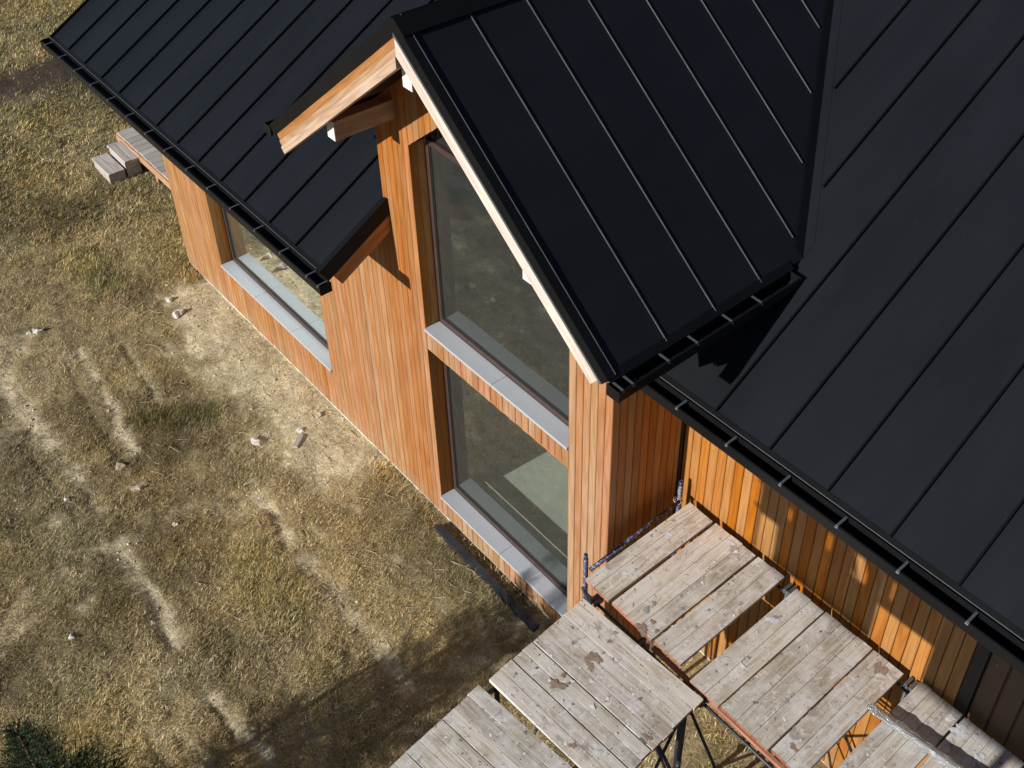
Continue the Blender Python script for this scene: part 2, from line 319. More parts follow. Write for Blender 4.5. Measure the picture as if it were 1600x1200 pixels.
t = NT('dry_ground'); a_ = t.n('Attribute', attribute_name='gcol').outputs['Color']; p = t.pos(); n1 = t.noise(p, 26, 6, .7); n2 = t.noise(p, 120, 3, .6); n3 = t.noise(p, 7, 5, .65)
cc = t.mix(1., a_, t.ramp(n1, (.25, .5), (.75, 1.4)), 'MULTIPLY'); cc = t.mix(1., cc, t.ramp(n3, (.3, .75), (.7, 1.2)), 'MULTIPLY'); cc = t.mix(t.ramp(n2, (.70, 0.), (.76, .5)), cc, (.55, .50, .42))
t.bump(t.math('ADD', n1, t.math('MULTIPLY', n2, .5)), .9, .025)
ground = link('ground', me, t.set(cc, .95, Specular_IOR_Level=.1)); ground['kind'] = 'structure'; ground['label'] = 'dry patchy grass and bare sandy soil around the house'
# ------------------------------------------------------------------ grass
def blades(n, x0, x1, y0, y1, lmin, lmax, wd, keep=1.):
    cl = max(1, n//14); cx = rng.uniform(x0, x1, cl); cy = rng.uniform(y0, y1, cl); k = rng.integers(0, cl, n)
    x = cx[k]+rng.normal(0, .045, n); y = cy[k]+rng.normal(0, .045, n)
    s, r, dk, g = masks(x, y); pr = (.18+1.1*fbm(x, y, .3, 81, 4, .6))*(1-np.clip(s*1.0, 0, .93))*(1-.97*dk)*(1-.5*np.clip(r, 0, 1))
    ok = rng.random(n) < pr*keep
    ok &= ~((y > -.03) & (x > XL-.03) & (x < XC+.03)) & ~((y > YR-.06) & (x > XC)) & ~((y > .6) & (x > XL-3.7) & (x < XL) & (y < 6)) & ~((x > .08) & (x < 1.9) & (y > -.25) & (y < -.11))
    x, y, k, s, g = x[ok], y[ok], k[ok], s[ok], g[ok]; n = len(x)
    hd = rng.random(cl)*6.28; th = hd[k]+rng.normal(0, 1., n); gl_ = np.clip(g, 0, 1)
    L = rng.uniform(lmin, lmax, n)*(.7+.6*gl_)*(.6+.9*fbm(x, y, .5, 91)); el = np.clip(rng.normal(.38, .3, n)+.35*gl_, .04, 1.3); wv = wd*rng.uniform(.6, 1.5, n)
    z = gz(x, y)-.006
    ux, uy = np.cos(th), np.sin(th); px_, py_ = -uy*wv, ux*wv
    def at(f, zf): return np.stack([x+ux*L*f*np.cos(el), y+uy*L*f*np.cos(el), z+L*zf*np.sin(el)], -1)
    b, m, e = at(0, 0), at(.5, .62), at(1., .85); off = np.stack([px_, py_, 0*px_], -1)
    v = np.stack([b-off, b+off, m-off*.8, m+off*.8, e], 1).reshape(-1, 3)
    q_ = (np.arange(n)*5)[:, None, None]; f_ = (np.array([[0, 1, 3], [0, 3, 2], [2, 3, 4]])[None]+q_).reshape(-1, 3)
    pal = np.array([(.60, .50, .31), (.45, .36, .21), (.32, .245, .135), (.70, .62, .43), (.50, .37, .19), (.22, .17, .10)]); pc = pal[rng.choice(6, n, p=[.26, .24, .16, .12, .14, .08])]
    gc = np.array([(.22, .22, .075), (.32, .30, .11), (.15, .16, .05)])[rng.integers(0, 3, n)]
    isg = rng.random(n) < np.clip(.08+.5*g, 0, .8); cl_ = np.where(isg[:, None], gc, pc)*(np.clip(1.75-1.7*fbm(x, y, 1.5, 111, 4, .6), .5, 1.15)*rng.uniform(.85, 1.4, n)*(.55+.9*fbm(x, y, .35, 95, 5, .65)))[:, None]*np.array([.95, .91, .80])*(1+np.array([.06, .0, -.16])*((fbm(x, y, 1.1, 97)-.45)*3.5)[:, None])
    return v, f_, np.repeat(cl_, 5, 0)
parts = [blades(820000, -8.2, 2.9, -5.1, .05, .03, .095, .0019), blades(300000, -18.5, -8, -3.2, 4.5, .05, .115, .0036), blades(34000, 2.6, 6.2, -2.6, .9, .05, .12, .0028), blades(30000, -8.3, -6.2, -.2, .62, .05, .11, .003),
         blades(16000, XL, 2.6, -.26, -.03, .08, .17, .003, .9)]
vo, fo, co, b0 = [], [], [], 0
for v_, f_, c_ in parts: vo.append(v_); fo.append(f_+b0); co.append(c_); b0 += len(v_)
vo = np.concatenate(vo); fo = np.concatenate(fo); co = np.concatenate(co)
me = bpy.data.meshes.new('grass'); me.vertices.add(len(vo)); me.vertices.foreach_set('co', vo.astype(np.float32).ravel()); me.loops.add(fo.size); me.loops.foreach_set('vertex_index', fo.astype(np.int32).ravel())
me.polygons.add(len(fo)); me.polygons.foreach_set('loop_start', np.arange(0, fo.size, 3, dtype=np.int32)); me.update()
at = me.color_attributes.new('gcol', 'FLOAT_COLOR', 'POINT'); at.data.foreach_set('color', np.concatenate([co, np.ones((len(co), 1))], 1).astype(np.float32).ravel())
t = NT('dry_grass_blade'); a_ = t.n('Attribute', attribute_name='gcol').outputs['Color']
grass = link('grass', me, t.set(a_, .75, Specular_IOR_Level=.25)); tag(grass, 'dry straw coloured grass growing in tufts over the ground', 'grass', kind='stuff')
print('grass tris', len(fo), 'ground', len(q)*2)
# ------------------------------------------------------------------ house: walls
PW = .0925; TH = .022
fw = box('wall_front', (XL+.02, .03, -.2), (X1A-.02, .30, 4.0), 'dark', house)      # load-bearing wall pieces behind the boards
for nm, a, b in (('wall_panel', (X1A-.02, .03, -.2), (X1B+.02, .30, ZS0-.06)), ('wall_panel', (X1A-.02, .03, ZH0), (X1B+.02, .30, 4.0)), ('wall_panel', (X1B+.02, .03, -.2), (-.02, .30, 4.0)),
                 ('wall_panel', (XB+.02, .03, 4.0), (-.02, .30, 5.05)), ('wall_panel', (-.02, .03, -.2), (W+.02, .30, ZS1-.06)), ('wall_panel', (-.02, .03, ZH1), (W+.02, .30, ZS2-.06)), ('wall_panel', (W+.02, .03, -.2), (XC-.02, .30, 5.0))):
    box(nm, a, b, 'dark', house)
py('gable_panel', [(-.02, .19, 4.93), (W+.02, .19, 4.93), (W+.02, .19, 5.5), (XG, .19, 6.3), (-.02, .19, 5.5), (-.02, .3, 4.93), (W+.02, .3, 4.93), (W+.02, .3, 5.5), (XG, .3, 6.3), (-.02, .3, 5.5)],
   [(0, 1, 2, 3, 4), (9, 8, 7, 6, 5), (0, 1, 6, 5), (1, 2, 7, 6), (2, 3, 8, 7), (3, 4, 9, 8), (4, 0, 5, 9)], 'dark', house)
box('foundation_strip', (XL+.03, .012, -.3), (XC-.03, .06, -.002), 'white', house)
box('foundation_strip', (XC-.04, YR+.012, -.3), (5.6, YR+.06, -.002), 'white', house)
box('foundation_strip', (XL+.035, .06, -.3), (XL+.08, 6, -.002), 'white', house)
def clad(name, x, w_, z0, z1, bleach):
    o = board(name, (x, .024, 0), X, Z, w_, TH, z0, z1, 'clad', fw, N=(0, -1, 0)); o['bleach'] = bleach; return o
open_top = lambda x: ZT+TG*min(max(x, 0), W) if x <= XG else ZT+TG*(2*XG-x)
def ptop(x): return ZT+TG*(XG-abs(x-XG))
edges = [XL]
brk = sorted([X1A, X1B, XB, 0., W, XC])
for b_ in brk:
    n_ = max(1, round((b_-edges[-1])/PW)); a0 = edges[-1]; edges += [a0+(b_-a0)*(i+1)/n_ for i in range(n_)]
gapw = .0028
for x0, x1 in zip(edges[:-1], edges[1:]):
    xm = (x0+x1)/2; bl = (.85+.25*random.random() if xm > -.2 else .45+.55*random.random() if xm > -2.3 else .2+.6*random.random())
    top = (4.02, 4.02) if xm < XB else (gab_z(x0)-.24, gab_z(x1)-.24)
    if xm > XC-.01: continue
    j = lambda: random.uniform(-.0015, .0015)
    a, w_ = x0+gapw, x1-x0-2*gapw
    if X1A < xm < X1B: iv = [((0, 0), (ZS0-.03,)*2), ((ZH0,)*2, top)]
    elif 0 < xm < W: iv = [((0, 0), (ZS1-.03,)*2), ((ZH1,)*2, (ZS2-.03,)*2), ((ptop(x0), ptop(x1)), top)]
    else: iv = [((0, 0), top)]
    for l0, l1 in iv:
        o = board('cladding_board', (a, .024+j(), 0), X, Z, w_, TH, l0, l1, 'clad', fw, N=(0, -1, 0)); o['bleach'] = bl
# backing behind the chamfered joints
# reveals: two vertical boards at each side of an opening
def reveal(x, z0, z1, side):
    for k_ in range(2):
        y0 = .002+k_*.0855
        o = board('reveal_board', (x-side*.0, y0 if side > 0 else y0, 0), Y, Z, .083, .02, z0, z1, 'clad', fw, ch=.003, N=(-side, 0, 0)); o['bleach'] = .15
for x, z0, z1, s in ((-.0, ZS1-.03, ZH1, 1), (-.0, ZS2-.03, ZT, 1), (W, ZS1-.03, ZH1, -1), (W, ZS2-.03, ZT, -1), (X1A, ZS0-.03, ZH0, 1), (X1B, ZS0-.03, ZH0, -1)): reveal(x, z0, z1, s)
for x0, x1, z in ((0, W, ZH1), (X1A, X1B, ZH0)):
    o = board('head_board', (x0, .003, z), Y, X, .165, .018, 0, x1-x0, 'clad', fw, N=(0, 0, 1)); o['bleach'] = 0
# bay side wall and right wing wall
sw = box('wall_side', (XC-.20, .301, -.2), (XC-.03, 4.5, 4.9), 'dark', house)
n_ = round(YR/PW)
for i in range(n_):
    y0 = .003+i*(YR-.003)/n_; o = board('cladding_board', (XC-.024, y0+gapw, 0), Y, Z, (YR-.003)/n_-2*gapw, TH, 0, 4.85, 'clad', sw, N=(1, 0, 0)); o['bleach'] = max(.05, .5-.08*i)
box('corner_trim', (XC-.022, YR-.035, 0), (XC+.012, YR-.001, 4.3), 'dark', sw)
rw = box('wall_right', (XC-.03, YR+.03, -.2), (5.56, YR+.3, 4.3), 'dark', house)
n_ = round((5.60-XC)/.098)
for i in range(n_):
    x0 = XC+.014+i*(5.6-XC-.014)/n_; o = board('cladding_board', (x0+gapw, YR+.024+random.uniform(-.0015, .0015), 0), X, Z, (5.6-XC-.014)/n_-2*gapw, TH, 0, 4.35, 'clad', rw, N=(0, -1, 0)); o['bleach'] = 0.12*random.random()
box('dark_post', (5.605, YR+.01, -.1), (5.70, YR+.12, 4.3), 'dark', house)
dr = box('brown_door', (5.70, YR+.06, -.1), (9.5, YR+.2, 4.3), 'brown', house); dr['label'] = 'dark brown ribbed metal door beside the cladding'
for i in range(16): board('door_rib', (5.705+i*.165, YR+.062, 0), X, Z, .155, .022, -.08, 4.25, 'brown', dr, ch=.008, N=(0, -1, 0))
# end wall of the left wing, back wall
lw = box('wall_end', (XL+.02, .30, -.2), (XL+.2, 10.5, 3.9), 'room', house)
py('gable_panel', [(XL+.03, .1, 3.9), (XL+.03, 10.7, 3.9), (XL+.03, RY, main_z(RY)-.2), (XL+.18, .1, 3.9), (XL+.18, 10.7, 3.9), (XL+.18, RY, main_z(RY)-.2)], [(0, 1, 2), (5, 4, 3), (0, 1, 4, 3), (1, 2, 5, 4), (2, 0, 3, 5)], 'clad', house)
for i in range(40):
    o = board('cladding_board', (XL-.0, .004+i*.0925, 0), Y, Z, .0885, TH, 0, min(main_z(.05+i*.0925)-.2, 6.5), 'clad', lw, N=(-1, 0, 0)); o['bleach'] = .4
box('wall_back', (XL+.02, 10.5, -.2), (9.4, 10.7, 4), 'room', house)
# rooms behind the glass
for nm, a, b, m_ in (('room_floor', (XL+.21, .305, -.1), (XC-.21, 6, .14), 'screed'), ('room_floor', (-.4, .306, 2.56), (XC-.21, 5, 2.66), 'dark'), ('room_wall', (XL+.21, 6, -.1), (XC-.21, 6.1, 4.2), 'room'), ('room_wall', (-.62, .31, .07), (-.5, 5.9, 4.2), 'room'), ('room_wall', (XC-.4, .305, 2.67), (XC-.21, 5, 5.0), 'room'), ('room_wall', (-.4, 4.6, 2.67), (XC-.41, 4.7, 5.8), 'room'),
                        ('room_wall', (-.5, .306, 2.67), (-.401, 4.59, 5.0), 'room')):
    box(nm, a, b, m_, house)
# ------------------------------------------------------------------ windows
def window(x0, x1, zs, zt, label, pts=None):
    wn = empty('window'); wn.parent = house; wn['label'] = label
    y0, y1, fwid = D, D+.07, .055
    box('frame', (x0+.001, y0, zs), (x1-.001, y1, zs+fwid), 'frame', wn, .003); box('frame', (x0+.001, y0, zt-fwid), (x1-.001, y1, zt), 'frame', wn, .003)
    box('frame', (x0+.001, y0+.001, zs+fwid), (x0+fwid, y1-.001, zt-fwid), 'frame', wn, .003); box('frame', (x1-fwid, y0+.001, zs+fwid), (x1-.001, y1-.001, zt-fwid), 'frame', wn, .003)
    for a, b in (((x0+fwid, zs+fwid), (x1-fwid, zs+fwid+.012)), ((x0+fwid, zt-fwid-.012), (x1-fwid, zt-fwid)), ((x0+fwid, zs+fwid+.012), (x0+fwid+.012, zt-fwid-.012)), ((x1-fwid-.012, zs+fwid+.012), (x1-fwid, zt-fwid-.012))):
        box('gasket', (a[0], y0+.012, a[1]), (b[0], y0+.05, b[1]), 'gasket', wn)
    g = py('pane', [(x0+fwid+.012, y0+.024, zs+fwid+.012), (x1-fwid-.012, y0+.024, zs+fwid+.012), (x1-fwid-.012, y0+.024, zt-fwid-.012), (x0+fwid+.012, y0+.024, zt-fwid-.012)], [(0, 1, 2, 3)], 'glass', wn); g['label'] = 'large reflective glass pane'
    n = 3 if x1-x0 > 2.4 else 2; L = (x1-x0-.004)/n
    for i in range(n): box('sill', (x0+.002+i*L+.0015, -.018, zs-.03), (x0+.002+(i+1)*L-.0015, D-.001, zs-.002), 'sill', wn, .002)
    box('sill_trim', (x0+.003, -.014, zs-.037), (x1-.003, .0, zs-.031), 'trim', wn)
    return wn
window(0, W, ZS1, ZH1, 'tall ground floor window of the bay with grey tile sill')
wu = window(0, W, ZS2, ZT+.02, 'upper bay window under the gable with grey tile sill')
window(X1A, X1B, ZS0, ZH0, 'wide window of the left wing under the eave')
# ------------------------------------------------------------------ main roof
S1 = Vector((0, 1, TP)).normalized(); N1 = Vector((0, -TP, 1)).normalized(); K1 = math.sqrt(1+TP*TP)
rf = empty('main_roof'); rf.parent = house; rf['label'] = 'charcoal standing seam main roof'
def pan(name, O, U, V, N, w_, l0, l1, seam=True, sl0=None, mat='roof', parent=None, rib=.0012):
    """one roof pan with an upstand seam along its left edge and two faint stiffening ribs"""
    prof = [(0, 0), (w_*.30, 0), (w_*.30+.012, rib), (w_*.30+.024, 0), (w_*.66, 0), (w_*.66+.012, rib), (w_*.66+.024, 0), (w_, 0), (w_, -.006), (0, -.006)]
    l0 = l0 if isinstance(l0, tuple) else (l0, l0); l1 = l1 if isinstance(l1, tuple) else (l1, l1)
    O = Vector(O); vs = []
    for l in (l0, l1):
        for u, n_ in prof: vs.append(O+U*u+V*(l[0]+(l[1]-l[0])*u/w_)+N*n_)
    n = len(prof); fs = [(i, (i+1) % n, (i+1) % n+n, i+n) for i in range(n)]+[tuple(range(n)), tuple(range(2*n-1, n-1, -1))]
    o = py(name, vs, fs, mat, parent)
    if seam:
        s0 = l0[0]+.012 if sl0 is None else sl0
        sp = [(-.006, .001), (-.006, .020), (-.008, .021), (-.008, .027), (.006, .028), (.008, .021), (.006, .020), (.006, .001)]
        vs = [O+U*u+V*l+N*n_ for l in (s0, l1[0]-.002) for u, n_ in sp]; n = len(sp)
        py('seam', vs, [(i, (i+1) % n, (i+1) % n+n, i+n) for i in range(n)]+[tuple(range(n)), tuple(range(2*n-1, n-1, -1))], 'seam', o)
    return o
LR = (RY-E0)*K1
sx = [-.9479-.5*k for k in range(12, -1, -1)]            # seams of the left roof
xs_ = [XR+.01]+[x for x in sx if x > XR+.2]+[XE]
for i, (a, b) in enumerate(zip(xs_[:-1], xs_[1:])): pan('roof_pan', (a, E0, ZE), X, S1, N1, b-a, 0, LR, i > 0, parent=rf)
# roof behind the bay and the right roof
y_b = .32
xr = [3.5575+.5072*k for k in range(-7, 12)]
def valley_y(x): return E0+(gab_z(x)-ZE)/TP
o = Vector((0, YRE, ZRE)); LR2 = (RY-YRE)*K1
for a, b in zip(xr[:-1], xr[1:]):
    st = 0.
    if a < XC < b:
        st0 = (1.32-YRE)*K1; pan('roof_pan', (a, YRE, ZRE), X, S1, N1, XC+.003-a, (st0, st0), LR2, True, (valley_y(a)-YRE+.17)*K1, parent=rf); a = XC+.003
    if a < XC-.1:
        y0 = 1.32; st = (y0-YRE)*K1; s0 = st
    else: s0 = .012
    if a < XGE-.02 and a > XG: s0 = max(s0, (valley_y(a)-YRE+.17)*K1)
    if a > XG+.3: pan('roof_pan', (a, YRE, ZRE), X, S1, N1, b-a, (st, st), LR2, abs(a-XC-.003) > .01, s0, parent=rf)
    else: pan('roof_pan', (a, YRE, ZRE), X, S1, N1, b-a, (st, st), LR2, False, s0, parent=rf)
# roof slab below the pans, back slope
def slab(name, x0, x1, y0, y1, th, mat, parent, dz=-.012):
    vs = [(x, y, main_z(y)+dz-d_) for x in (x0, x1) for y in (y0, y1) for d_ in (0, th)]
    return py(name, vs, [(0, 1, 3, 2), (4, 6, 7, 5), (0, 4, 5, 1), (2, 3, 7, 6), (0, 2, 6, 4), (1, 5, 7, 3)], mat, parent, [(v[0], v[1]) for v in vs])
slab('roof_deck', XR+.04, XE-.03, E0+.03, RY, .12, 'soffit', rf); slab('roof_deck', XC+.001, 9.6, YRE+.03, RY, .12, 'soffit', rf); slab('roof_deck', XE-.03, XC+.001, 1.35, RY, .12, 'soffit', rf)
vs = [(XR, RY, main_z(RY)), (9.6, RY, main_z(RY)), (9.6, RY*2+.8, main_z(-.8)), (XR, RY*2+.8, main_z(-.8))]; vs += [(x, y, z-.13) for x, y, z in vs]
py('back_slope', vs, [(0, 1, 2, 3), (7, 6, 5, 4), (0, 1, 5, 4), (1, 2, 6, 5), (2, 3, 7, 6), (3, 0, 4, 7)], 'roof', rf)
strip('ridge_cap', [(XR, RY, main_z(RY)), (9.6, RY, main_z(RY))], [Vector((0, -.14, -.06)), Vector((0, 0, .035)), Vector((0, .14, -.06)), Vector((0, 0, .028))], 'flash', rf, close=True)
# eave flashing strips, verge of the left roof
for x0, x1, y, z in ((XR, XE, E0, ZE), (XC+.16, 9.6, YRE, ZRE)):
    strip('eave_flashing', [(x0, y, z), (x1, y, z)], [S1*.02+N1*.003, S1*-.022+N1*.003, S1*-.026-Z*.03, S1*-.020-Z*.03, S1*-.017-N1*.002, S1*.02+N1*.0005], 'flash', rf, close=True)
M['lip'] = simple('glint_toned_edge', (.10, .105, .11), .35, .1, 30)  # lighter grey strip paints in the light caught along the eave edge
for x0, x1, y, z in ((XR, XE, E0, ZE), (XC+.16, 9.6, YRE, ZRE)):
    strip('glint_lip', [(x0, y, z), (x1, y, z)], [S1*-.021+N1*.0032, S1*-.026+N1*.0032, S1*-.026+N1*.0062, S1*-.021+N1*.0062], 'lip', rf, close=True)
def rake(name, x0, x1, l0, l1, n0, n1, mat, parent, uvw=True):
    vs = [Vector((x, E0, ZE))+S1*l+N1*n_ for x in (x0, x1) for l in (l0, l1) for n_ in (n0, n1)]
    return py(name, vs, [(0, 1, 3, 2), (4, 6, 7, 5), (0, 4, 5, 1), (2, 3, 7, 6), (0, 2, 6, 4), (1, 5, 7, 3)], mat, parent, [((v-Vector((0, E0, ZE))).dot(N1)+v.x+3, (v-Vector((0, E0, ZE))).dot(S1)) for v in vs])
lv = -E0*K1
rake('verge_flashing', XE-.06, XE+.004, -.03, lv-.004, -.135, .032, 'flash', rf)
rake('verge_board', XE-.05, XE-.004, .03, lv-.01, -.30, -.136, 'soffit', rf)
rake('verge_flashing', XR-.012, XR+.012, -.02, LR, -.16, .030, 'flash', rf)
for a, b in ((.0, .36), (.365, .72)):
    for i in range(2): pass
for k_ in range(4): board('soffit_board', (XR+.05, E0+.08+k_*.17, main_z(E0+.08+k_*.17)-.145), (0, 1, TP), X, .19, .012, 0, XE-.06-XR-.05, 'soffit', rf, N=-N1)
for k_ in range(4): board('soffit_board', (XC+.02, YRE+.08+k_*.17, main_z(YRE+.08+k_*.17)-.145), (0, 1, TP), X, .19, .012, 0, 6.6, 'soffit', rf, N=-N1)
# gutters: open box channels with hangers across
def gutter(name, p0, p1, out, hang, parent, wd=.118, dp=.085, label=None, hl=.11):
    p0, p1 = Vector(p0), Vector(p1); out = Vector(out); th = .004
    pr = [out*0+Z*.012, out*0-Z*dp, out*wd-Z*dp, out*wd, out*(wd-.012)+Z*.004, out*(wd-.012)-Z*.003, out*(wd-th)-Z*.006, out*(wd-th)-Z*(dp-th), out*th-Z*(dp-th), out*th+Z*.012]
    g = strip(name, [p0, p1], pr, 'gutter', parent, close=True)
    if label: g['label'] = label
    d = (p1-p0).normalized()
    for q_, pp in ((0, p0), (1, p1)):
        s = d*(-.005 if q_ == 0 else .001)
        vs = [pp+s+out*-.004-Z*(dp+.006), pp+s+out*(wd+.004)-Z*(dp+.006), pp+s+out*(wd+.004)+Z*.006, pp+s-out*.004+Z*.014]; vs += [v+d*.004 for v in vs]
        py('end_cap', vs, [(0, 1, 2, 3), (7, 6, 5, 4), (0, 1, 5, 4), (1, 2, 6, 5), (2, 3, 7, 6), (3, 0, 4, 7)], 'gutter', g)
    for h in hang:
        c_ = p0+d*h; a = c_+out*.012+Z*.010; b = c_+out*(wd-.004)+Z*.007
        vs = [a-d*.009, a+d*.009, b+d*.009, b-d*.009]; vs += [v-Z*.003 for v in vs]; vs += [b-d*.011-Z*.003, b+d*.011-Z*.003, b+d*.011+out*.008-Z*.02, b-d*.011+out*.008-Z*.02]
        py('gutter_hanger', vs, [(0, 1, 2, 3), (7, 6, 5, 4), (0, 1, 5, 4), (1, 2, 6, 5), (2, 3, 7, 6), (3, 0, 4, 7), (8, 9, 10, 11)], 'galv', g)
    return g
gxl = -7.0; hx = [-6.85, -6.39, -5.92, -5.44, -4.95, -4.44, -3.94, -3.46, -2.95, -2.47, -1.98, -1.485, -.995, -.51, -.31]
gutter('eave_gutter', (gxl, E0-.03, ZE-.02), (-.27, E0-.03, ZE-.02), (0, -1, 0), [x-gxl for x in hx], house, label='long black gutter along the left wing eave')
gutter('eave_gutter', (XC+.14, YRE-.035, ZRE-.025), (9.5, YRE-.035, ZRE-.025), (0, -1, 0), [x-XC-.14 for x in (2.84, 3.32, 3.81, 4.30, 4.78, 5.26, 5.76, 6.25, 6.74)], house, wd=.122, label='black gutter along the right wing eave')
gutter('gable_gutter', (XGE+.012, -OG+.0, ZGE-.03), (XGE+.012, 1.16, ZGE-.03), (1, 0, 0), [.035, .13, .47, .755, 1.11, 1.43], house, wd=.115, label='short black gutter at the foot of the gable roof')
gutter('gable_gutter', (XGL-.012, .9, ZGE-.03), (XGL-.012, -OG, ZGE-.03), (-1, 0, 0), [1.45, 1.1, .75, .4], house, wd=.115, label='black gutter end beside the left gable rake')
# ------------------------------------------------------------------ gable roof
gr = empty('gable_roof'); gr.parent = house; gr['label'] = 'black standing seam gable roof over the bay'
SG = {1: Vector((1, 0, -TG)).normalized(), -1: Vector((-1, 0, -TG)).normalized()}; NG = {1: Vector((TG, 0, 1)).normalized(), -1: Vector((-TG, 0, 1)).normalized()}
KG = math.sqrt(1+TG*TG); LG = (XGE-XG)*KG
vx = lambda y: XG+(ZG-main_z(y))/TG                       # valley x at y (right side)
ygs = [-OG+.075]+[-.1374+.499*k for k in range(0, 10)]
for s in (1, -1):
    for i, (a, b) in enumerate(zip(ygs[:-1], ygs[1:])):
        la, lb = min(LG, max(.05, (vx(a)-XG)*KG+.05)), min(LG, max(.05, (vx(b)-XG)*KG+.05))
        if main_z(a) > ZG: break
        sl1 = min(LG-.01, max(.06, (vx(a)-XG)*KG-.14))
        o = pan('roof_pan', (XG, a, ZG), Y, SG[s], NG[s], b-a, 0, (la, lb), False, parent=gr, rib=.0003)
        if i > 0:
            sp = [(-.003, .001), (-.003, .005), (-.004, .006), (-.0035, .0098), (.003, .010), (.0035, .006), (.003, .005), (.003, .001)]
            O = Vector((XG, a, ZG)); vs = [O+Y*u+SG[s]*l+NG[s]*n_ for l in (.13, sl1) for u, n_ in sp]; n = 8
            py('seam', vs, [(j, (j+1) % n, (j+1) % n+n, j+n) for j in range(n)]+[tuple(range(n)), tuple(range(2*n-1, n-1, -1))], 'seam_edge', o)
    # verge cover on top, ridge cap, valley flashing, eave flashing
    def gbox(name, y0, y1, l0, l1, n0, n1, mat, par=gr, mt=False):
        O = Vector((XG, 0, ZG)); l0 = (-1., -1.) if mt else l0 if isinstance(l0, tuple) else (l0, l0); l1 = l1 if isinstance(l1, tuple) else (l1, l1)
        vs = [O+Y*y+SG[s]*(-n_*TG if mt and l < 0 else l)+NG[s]*n_ for k_, y in enumerate((y0, y1)) for l in (l0[k_], l1[k_]) for n_ in (n0, n1)]; r = random.random()*30
        return py(name, vs, [(0, 1, 3, 2), (4, 6, 7, 5), (0, 4, 5, 1), (2, 3, 7, 6), (0, 2, 6, 4), (1, 5, 7, 3)], mat, par, [((v-O).dot(NG[s])+v.y+r, (v-O).dot(SG[s])) for v in vs])
    gbox('verge_flashing', -OG, -OG+.078, .0, LG+.01, -.078, .012, 'flash', mt=True)
    gbox('verge_lip', -OG+.0745, -OG+.0785, .0, LG, .0125, .0175, 'seam_edge', mt=True)
    gbox('drip_edge', -OG-.006, -OG-.001, .02, LG+.006, -.092, -.072, 'galv' if s > 0 else 'flash', mt=True)
    gbox('ridge_cap', -OG-.002, 4.3, -.002, .15, .013, .026 if s > 0 else .0255, 'flash')
    gbox('eave_flashing', -OG+.01, 1.2, LG-.04, LG+.03, .004, .007, 'flash')
    gbox('eave_fascia', -OG+.01, 1.3, LG-.03, LG-.004, -.115, -.004, 'flash')
    gbox('roof_deck', -OG+.03, 4.2, .0, LG-.03, -.075, -.012, 'soffit')
    if s > 0: gbox('rake_board', -OG+.003, -OG+.045, .06, (LG-.03, LG-.03), -.215, -.094, 'pale', mt=True)
    else:
        gbox('rake_board', -OG+.010, -OG+.04, 0, LG-.035, -.158, -.080, 'soffit', mt=True); gbox('rake_board', -OG+.004, -OG+.046, .08, LG-.028, -.214, -.1605, 'fascia', mt=True); gbox('rake_board', -OG-.004, -OG+.052, .12, LG-.02, -.288, -.2165, 'washed', mt=True)
    for k_ in range(15): 
        l = .18+k_*.18
        if l < LG-.15: gbox('soffit_board', -OG+.055, .02, l, l+.176, -.098, -.077, 'soffit')
# valley: flashings on both planes
def vpt(x, off): # point on valley at x
    return Vector((x, valley_y(x), gab_z(x)))
for nm, dirv, nn, wd, h in (('valley_flashing', -SG[1], NG[1], .10, .012), ('valley_flashing', S1, N1, .16, .004)):
    a, b = vpt(XGE-.0, 0), vpt(XG+.1, 0); vs = [a-dirv*.0+nn*h, a+dirv*wd+nn*h, b+dirv*wd+nn*h, b+nn*h]; vs += [v-nn*.003 for v in vs]
    py(nm, vs, [(0, 1, 2, 3), (7, 6, 5, 4), (0, 1, 5, 4), (1, 2, 6, 5), (2, 3, 7, 6), (3, 0, 4, 7)], 'flash' if dirv.x < 0 else 'roof', gr)
# purlins carrying the overhang, with primed ends
for x0, x1, z0, z1 in ((-.29, -.17, 5.08, 5.27), (.965, 1.085, 6.06, 6.30), (2.30, 2.42, 5.07, 5.25)):
    pb = board('purlin', (x0, -.595, z0), Z, Y, z1-z0, x1-x0, 0, .60, 'fascia', gr, ch=.004, N=(1, 0, 0)); pb['label'] = 'projecting purlin with pale primed end'
    box('purlin_end', (x0+.002, -.601, z0+.002), (x1-.002, -.596, z1-.002), 'primed', pb)
# ------------------------------------------------------------------ scaffold
sc = thing('scaffold_frame', (2.82, -.4, 0), 'dark blue tubular scaffold standing in the corner beside the bay', 'scaffold')
H = 2.1
GZ = -.09
for x, y, z in ((2.80, -.385, 2.285), (2.785, .79, 2.32)):
    o = tube('post', [(x, y, GZ), (x, y, z-.06)], .0225, 'tube', sc, 12); tube('spigot', [(x, y, z-.07), (x, y, z)], .018, 'tube', o, 12, True)
for x, y in ((4.065, -.46), (4.065, .79), (5.265, -.46), (5.265, .80), (6.45, -.46), (6.45, .8), (3.12, -.70), (4.22, -.62), (3.17, -1.66), (4.27, -1.58), (3.22, -2.72), (4.32, -2.6)):
    tube('post', [(x, y, GZ), (x, y, 2.03)], .021, 'tube_dark', sc, 10)
tube('ledger', [(2.835, -.36, 2.09), (2.822, .77, 2.105)], .021, 'tube', sc, 12)
for x in (4.30, 5.08, 5.5): tube('ledger', [(x, -.56, 2.025), (x, .85, 2.025)], .02, 'tube_dark', sc, 8)
for a, b in (((3.08, -.68, 2.02), (3.2, -2.8, 2.02)), ((4.2, -.6, 2.02), (4.3, -2.7, 2.02))): tube('ledger', [a, b], .02, 'tube_dark', sc, 8)
for y in (-.5, .79): tube('ledger', [(2.93, y, 1.985), (6.6, y, 1.985)], .015, 'tube_dark', sc, 8)
